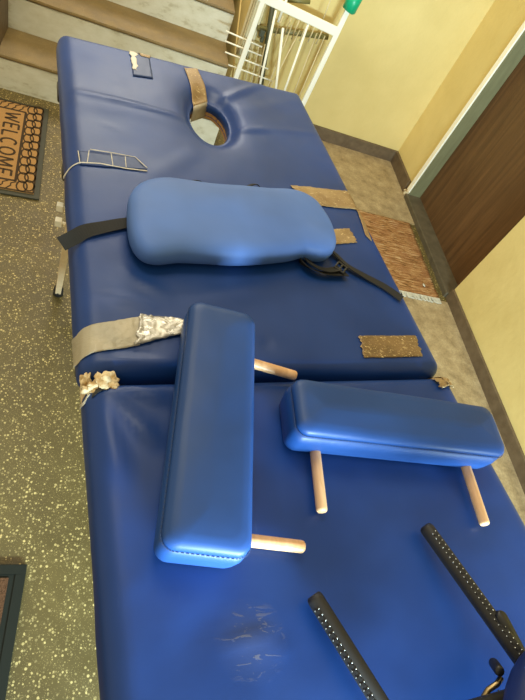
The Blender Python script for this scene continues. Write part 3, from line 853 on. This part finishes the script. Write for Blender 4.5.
# outer and inner print frames
xi0, xi1, yi0, yi1 = -WM + .088, -.088, .075, Lm - .075
for (x0, x1, y0, y1, w) in ((-WM + .022, -.022, .022, Lm - .022, .006), (xi0, xi1, yi0, yi1, .009)):
    line(b, [(x0, y0), (x1, y0), (x1, y1), (x0, y1), (x0, y0)], w)
b.build('print_frame', M['rubber_print'], wm)
b = MB()
def ring(cx, cy, rx, ry, w=.0050):
    line(b, [(cx + rx * math.cos(2 * math.pi * k / 14), cy + ry * math.sin(2 * math.pi * k / 14)) for k in range(15)], w)
for side in (0, 1):
    for k in range(11):
        y = .05 + (Lm - .10) * k / 10
        for j, xo in enumerate((-.040, -.064)):
            x = xo if side == 0 else -WM - xo
            ring(x, y + (.0 if j else .010), .0185, (Lm - .1) / 20 * 1.18, .0055)
# diagonal scrolls at both short ends
for yb in (.026, Lm - .071):
    for k in range(7):
        x = xi0 + .01 + (xi1 - xi0 - .02) * k / 6
        line(b, [(x - .018, yb), (x - .004, yb + .018), (x - .004, yb + .032), (x + .014, yb + .044)], .0045)
b.build('ring_border', M['rubber_print'], wm)
# lettering, reading down the mat
GL = {'W': [[(0, 1), (.25, 0), (.5, .8), (.75, 0), (1, 1)]], 'E': [[(1, 1), (.1, 1), (.1, 0), (1, 0)], [(.1, .5), (.8, .5)]],
      'L': [[(.1, 1), (.1, 0), (1, 0)]], 'M': [[(.05, 0), (.12, 1), (.5, .2), (.88, 1), (.95, 0)]],
      'O': [[(.5 + .46 * math.sin(2 * math.pi * k / 14), .5 + .5 * math.cos(2 * math.pi * k / 14)) for k in range(15)]],
      'C': [[(.5 + .48 * math.sin(math.radians(140 + 20 * k)), .5 + .5 * math.cos(math.radians(140 + 20 * k))) for k in range(14)]]}
tl, th_ = (yi1 - yi0) * .90, .056
ws = {'W': 1.3, 'M': 1.2, 'L': .8, 'E': .8, 'O': 1.05, 'C': .95}; gap = .33
tot = sum(ws[c] for c in 'WELCOME') + gap * 6; k_ = tl / tot; a = 0
b = MB()
for ch in 'WELCOME':
    for st in GL[ch]:
        line(b, [(xi1 - .074 + y * th_, (yi0 + yi1) / 2 + tl / 2 - (a + x * ws[ch]) * k_) for x, y in st], .0085, .0126, .0016)
    a += ws[ch] + gap
b.build('lettering', M['rubber_print'], wm)

# dark framed mat at the near left
k1, k2 = at(27, 566, 0), at(5, 700, 0)
dirv = (k1 - k2); ang = math.atan2(dirv.y, dirv.x) - math.pi / 2
Lw = local((k1.x, k1.y, .002), ang)
dm = thing('framed_mat', 'dark brown doormat with wide black rubber border in the near left corner', 'doormat', Lw(-.3, -.2, -.001))
b = MB(); box_l(b, Lw, -.60, 0, -.40, 0, 0, .010); b.build('rubber_base', M['rubber'], dm, False, .003)
b = MB(); box_l(b, Lw, -.57, -.035, -.37, -.03, .010, .013); b.build('coir_pile', M['coir_dark'], dm, False)
b = MB()
for (x0, x1, y0, y1) in ((-.60, 0, -.022, 0), (-.60, 0, -.40, -.378), (-.022, 0, -.378, -.022), (-.60, -.578, -.378, -.022)):
    box_l(b, Lw, x0, x1, y0, y1, .010, .0135)
b.build('raised_border', M['rubber'], dm, False, .001)

# woven rag mat in front of the door
ra_ = [at(362, 213, .006), at(411, 224, .006), at(438, 299, .006)]
x1r = (ra_[1].x + ra_[2].x) / 2; y1r, y0r = ra_[1].y, ra_[2].y
rg = thing('rag_rug', 'brown ribbed woven rug with pale fringe on the floor before the door', 'rug', (x1r - .35, (y0r + y1r) / 2, .003))
nx, ny = 40, 90; vs = []; fs = []
for j in range(ny + 1):
    for i in range(nx + 1):
        x = x1r - .70 + .70 * i / nx; y = y0r + (y1r - y0r) * j / ny
        z = .006 + .0022 * math.sin(j * math.pi * .72 + 1.5 * noise.noise(Vector((x * 12, y * 8, 0)))) + .003 * noise.noise(Vector((x * 14, y * 14, 0)))
        vs.append((x + .006 * noise.noise(Vector((0, y * 20, 0))) * (i == nx), y, z))
for j in range(ny):
    for i in range(nx):
        a = j * (nx + 1) + i; fs.append((a, a + 1, a + nx + 2, a + nx + 1))
o = mesh('woven_body', vs, fs, M['rag'], None, True); sd = o.modifiers.new('s', 'SOLIDIFY'); sd.thickness = .003; child(rg, o)
b = MB()
for k in range(95):
    x = x1r - .70 + .70 * (k + .5) / 95; dx = random.uniform(-.006, .006)
    b.bar((x, y0r + .004, .006), (x + dx, y0r - random.uniform(.026, .032), .006), .0078, .004)
o = b.build('fringe', M['fringe'], rg)
# paint flake lying on it
o = lump('paint_flake', at(424, 285, .013), (.006, .012, .002), M['fringe'], 5, 2); child(rg, o)

# ------------------------------------------------------------------ white folding rack beyond the table
RY = 2.24
def rp(x, z, y=RY): return (x, y, z)
rk = thing('drying_rack', 'white metal folding rack with green cap standing behind the massage table', 'drying rack', (.75, RY, 0))
def onrack(u, v, y=RY):
    d = r_ * ((u - 262.5) / FPX) + d_ * ((v - 350) / FPX) + f_
    return CAM + d * ((y - CAM.y) / d.y)
b = MB(); b.bar((.560, RY, .0), (.572, RY, .665), .024, .016, (0, 1, 0)); b.build('upright', M['white_metal'], rk, False, .003)
b = MB(); b.bar((.942, RY, .0), (.962, RY, .735), .026, .016, (0, 1, 0)); b.build('upright', M['white_metal'], rk, False, .003)
b = MB(); p, q = onrack(259, -5), onrack(339, 33); b.bar(p, q, .042, .014, (0, 1, 0)); b.build('top_rail', M['white_metal'], rk, False, .004)
def slat(a, c, w, y=RY, m_='white_metal', name='bar', down=True, ext=.3):
    p, q = onrack(*a, y), onrack(*c, y); t = (q - p)
    if down: q = p + t * (p.z / max(.05, (p.z - q.z))) * .97 if p.z > q.z else q
    b = MB(); b.tube([p, q], w / 2, 10); b.build(name, M[m_], rk, True)
slat((276, 10), (260, 84), .012); slat((283, 28), (276, 87), .013); slat((309, 22), (284, 92), .011)
slat((290, -10), (278, 22), .012, down=False)
for (a, c) in (((300, 30), (271, 86)), ((292, 25), (268, 86)), ((317, 33), (293, 95)), ((325, 36), (299, 97)), ((332, -4), (322, 22))):
    slat(a, c, .006, RY + .03, 'cream_metal', 'thin_bar', a[1] > 0)
# green cap
p = onrack(352, 3); b = MB(); b.tube([p + Vector((-.001, 0, -.035)), p + Vector((0, 0, -.030)), p + Vector((.004, 0, .05))], [.026, .034, .036], 14); b.build('green_cap', M['green'], rk, True)

# second rack: small wire basket with dark post behind the folding rack
wb = thing('wire_shelf', 'cream wire shelf with dark post standing behind the white folding rack', 'wire shelf', (.65, 2.31, 0))
def wire(a, c, w, y, m_='cream_metal', name='wire', down=False):
    p, q = onrack(*a, y), onrack(*c, y); t = q - p
    if down and p.z > q.z: q = p + t * (p.z / (p.z - q.z)) * .98
    b = MB(); b.tube([p, q], w / 2, 8); b.build(name, M[m_], wb, True)
for (a, c) in (((226, 31), (262, 47)), ((225, 41), (262, 56)), ((225, 52), (268, 69)), ((226, 64), (272, 81))):
    wire(a, c, .008, 2.30, 'white_metal')
wire((273, 4), (262, 78), .026, 2.335, 'dark_metal', 'post', True)
wire((280, -4), (290, -2), .02, 2.335, 'dark_metal', 'rail')
wire((288, 0), (310, 2), .020, 2.335, 'olive_metal', 'rail')
wire((257, 28), (328, 37), .028, 2.34, 'olive_metal', 'rail')
for (a, c) in (((241, 0), (233, 72)), ((247, 40), (240, 76)), ((254, 42), (246, 78)), ((259, 46), (252, 80)), ((265, 44), (257, 82))):
    wire(a, c, .007, 2.315, 'bamboo' if a[0] == 241 else 'cream_metal', 'upright_wire', True)
for k in range(6):
    x = 283 + k * 8.2; wire((x, 16 + k * 2.2), (x - 8, 36 + k * 1.6), .007, 2.32, 'cream_metal', 'short_wire')
p = onrack(262, 33, 2.31); b = MB(); b.box(p, (.013, .012, .016)); b.box(p + Vector((.01, 0, -.025)), (.008, .01, .014)); b.build('clamp', M['dark_metal'], wb, False, .003)
# folded pale plastic sheet hanging at the stair side
vs = []; fs = []
n = 30
top = onrack(234, -20, 2.30); 
for j in range(14):
    z = 1.0 - j * .055
    for i in range(n + 1):
        x = .545 + (.075) * i / n; y = 2.350 + .008 * math.sin(i * 1.5 + j * .12) + .006 * noise.noise(Vector((i * .4, j * .4, 0)))
        vs.append((x, y, z + .02))
for j in range(13):
    for i in range(n):
        a = j * (n + 1) + i; fs.append((a, a + 1, a + n + 2, a + n + 1))
o = mesh('plastic_sheet', vs, fs, M['hose'], None, True); sd = o.modifiers.new('s', 'SOLIDIFY'); sd.thickness = .001
o.location.z = -0.0; o['label'] = 'pale crumpled plastic sheet hanging between the stairs and the white rack'; o['category'] = 'plastic sheet'

# ------------------------------------------------------------------ light
w = bpy.data.worlds.new('world'); scn.world = w; w.use_nodes = True
bg = w.node_tree.nodes['Background']; bg.inputs['Color'].default_value = (1.0, .86, .55, 1); bg.inputs['Strength'].default_value = .78
def area(name, loc, target, sx, sy, col, e):
    l = bpy.data.lights.new(name, 'AREA'); l.shape = 'RECTANGLE'; l.size = sx; l.size_y = sy; l.color = col; l.energy = e
    o = bpy.data.objects.new(name, l); COL.objects.link(o); o.location = loc
    o.rotation_euler = (Vector(target) - Vector(loc)).to_track_quat('-Z', 'Y').to_euler(); o.data.spread = math.radians(130); return o
area('daylight_from_landing_window', (.75, -1.40, .945), (.42, 0, .85), 1.0, .22, (.66, .90, 1.0), 82)
area('stairwell_lamp', (-.3, 1.3, 3.3), (.5, 2.2, .6), 1.0, 1.0, (1.0, .93, .74), 30)
area('daylight_from_upper_window', (-.1, 4.4, 2.9), (.3, .8, .8), 1.3, 1.1, (1.0, .96, .86), 30)
scn.view_settings.view_transform = 'Standard'; scn.view_settings.look = 'None'
scn.view_settings.exposure = 0.0; scn.view_settings.gamma = 1; scn.view_settings.use_curve_mapping = False
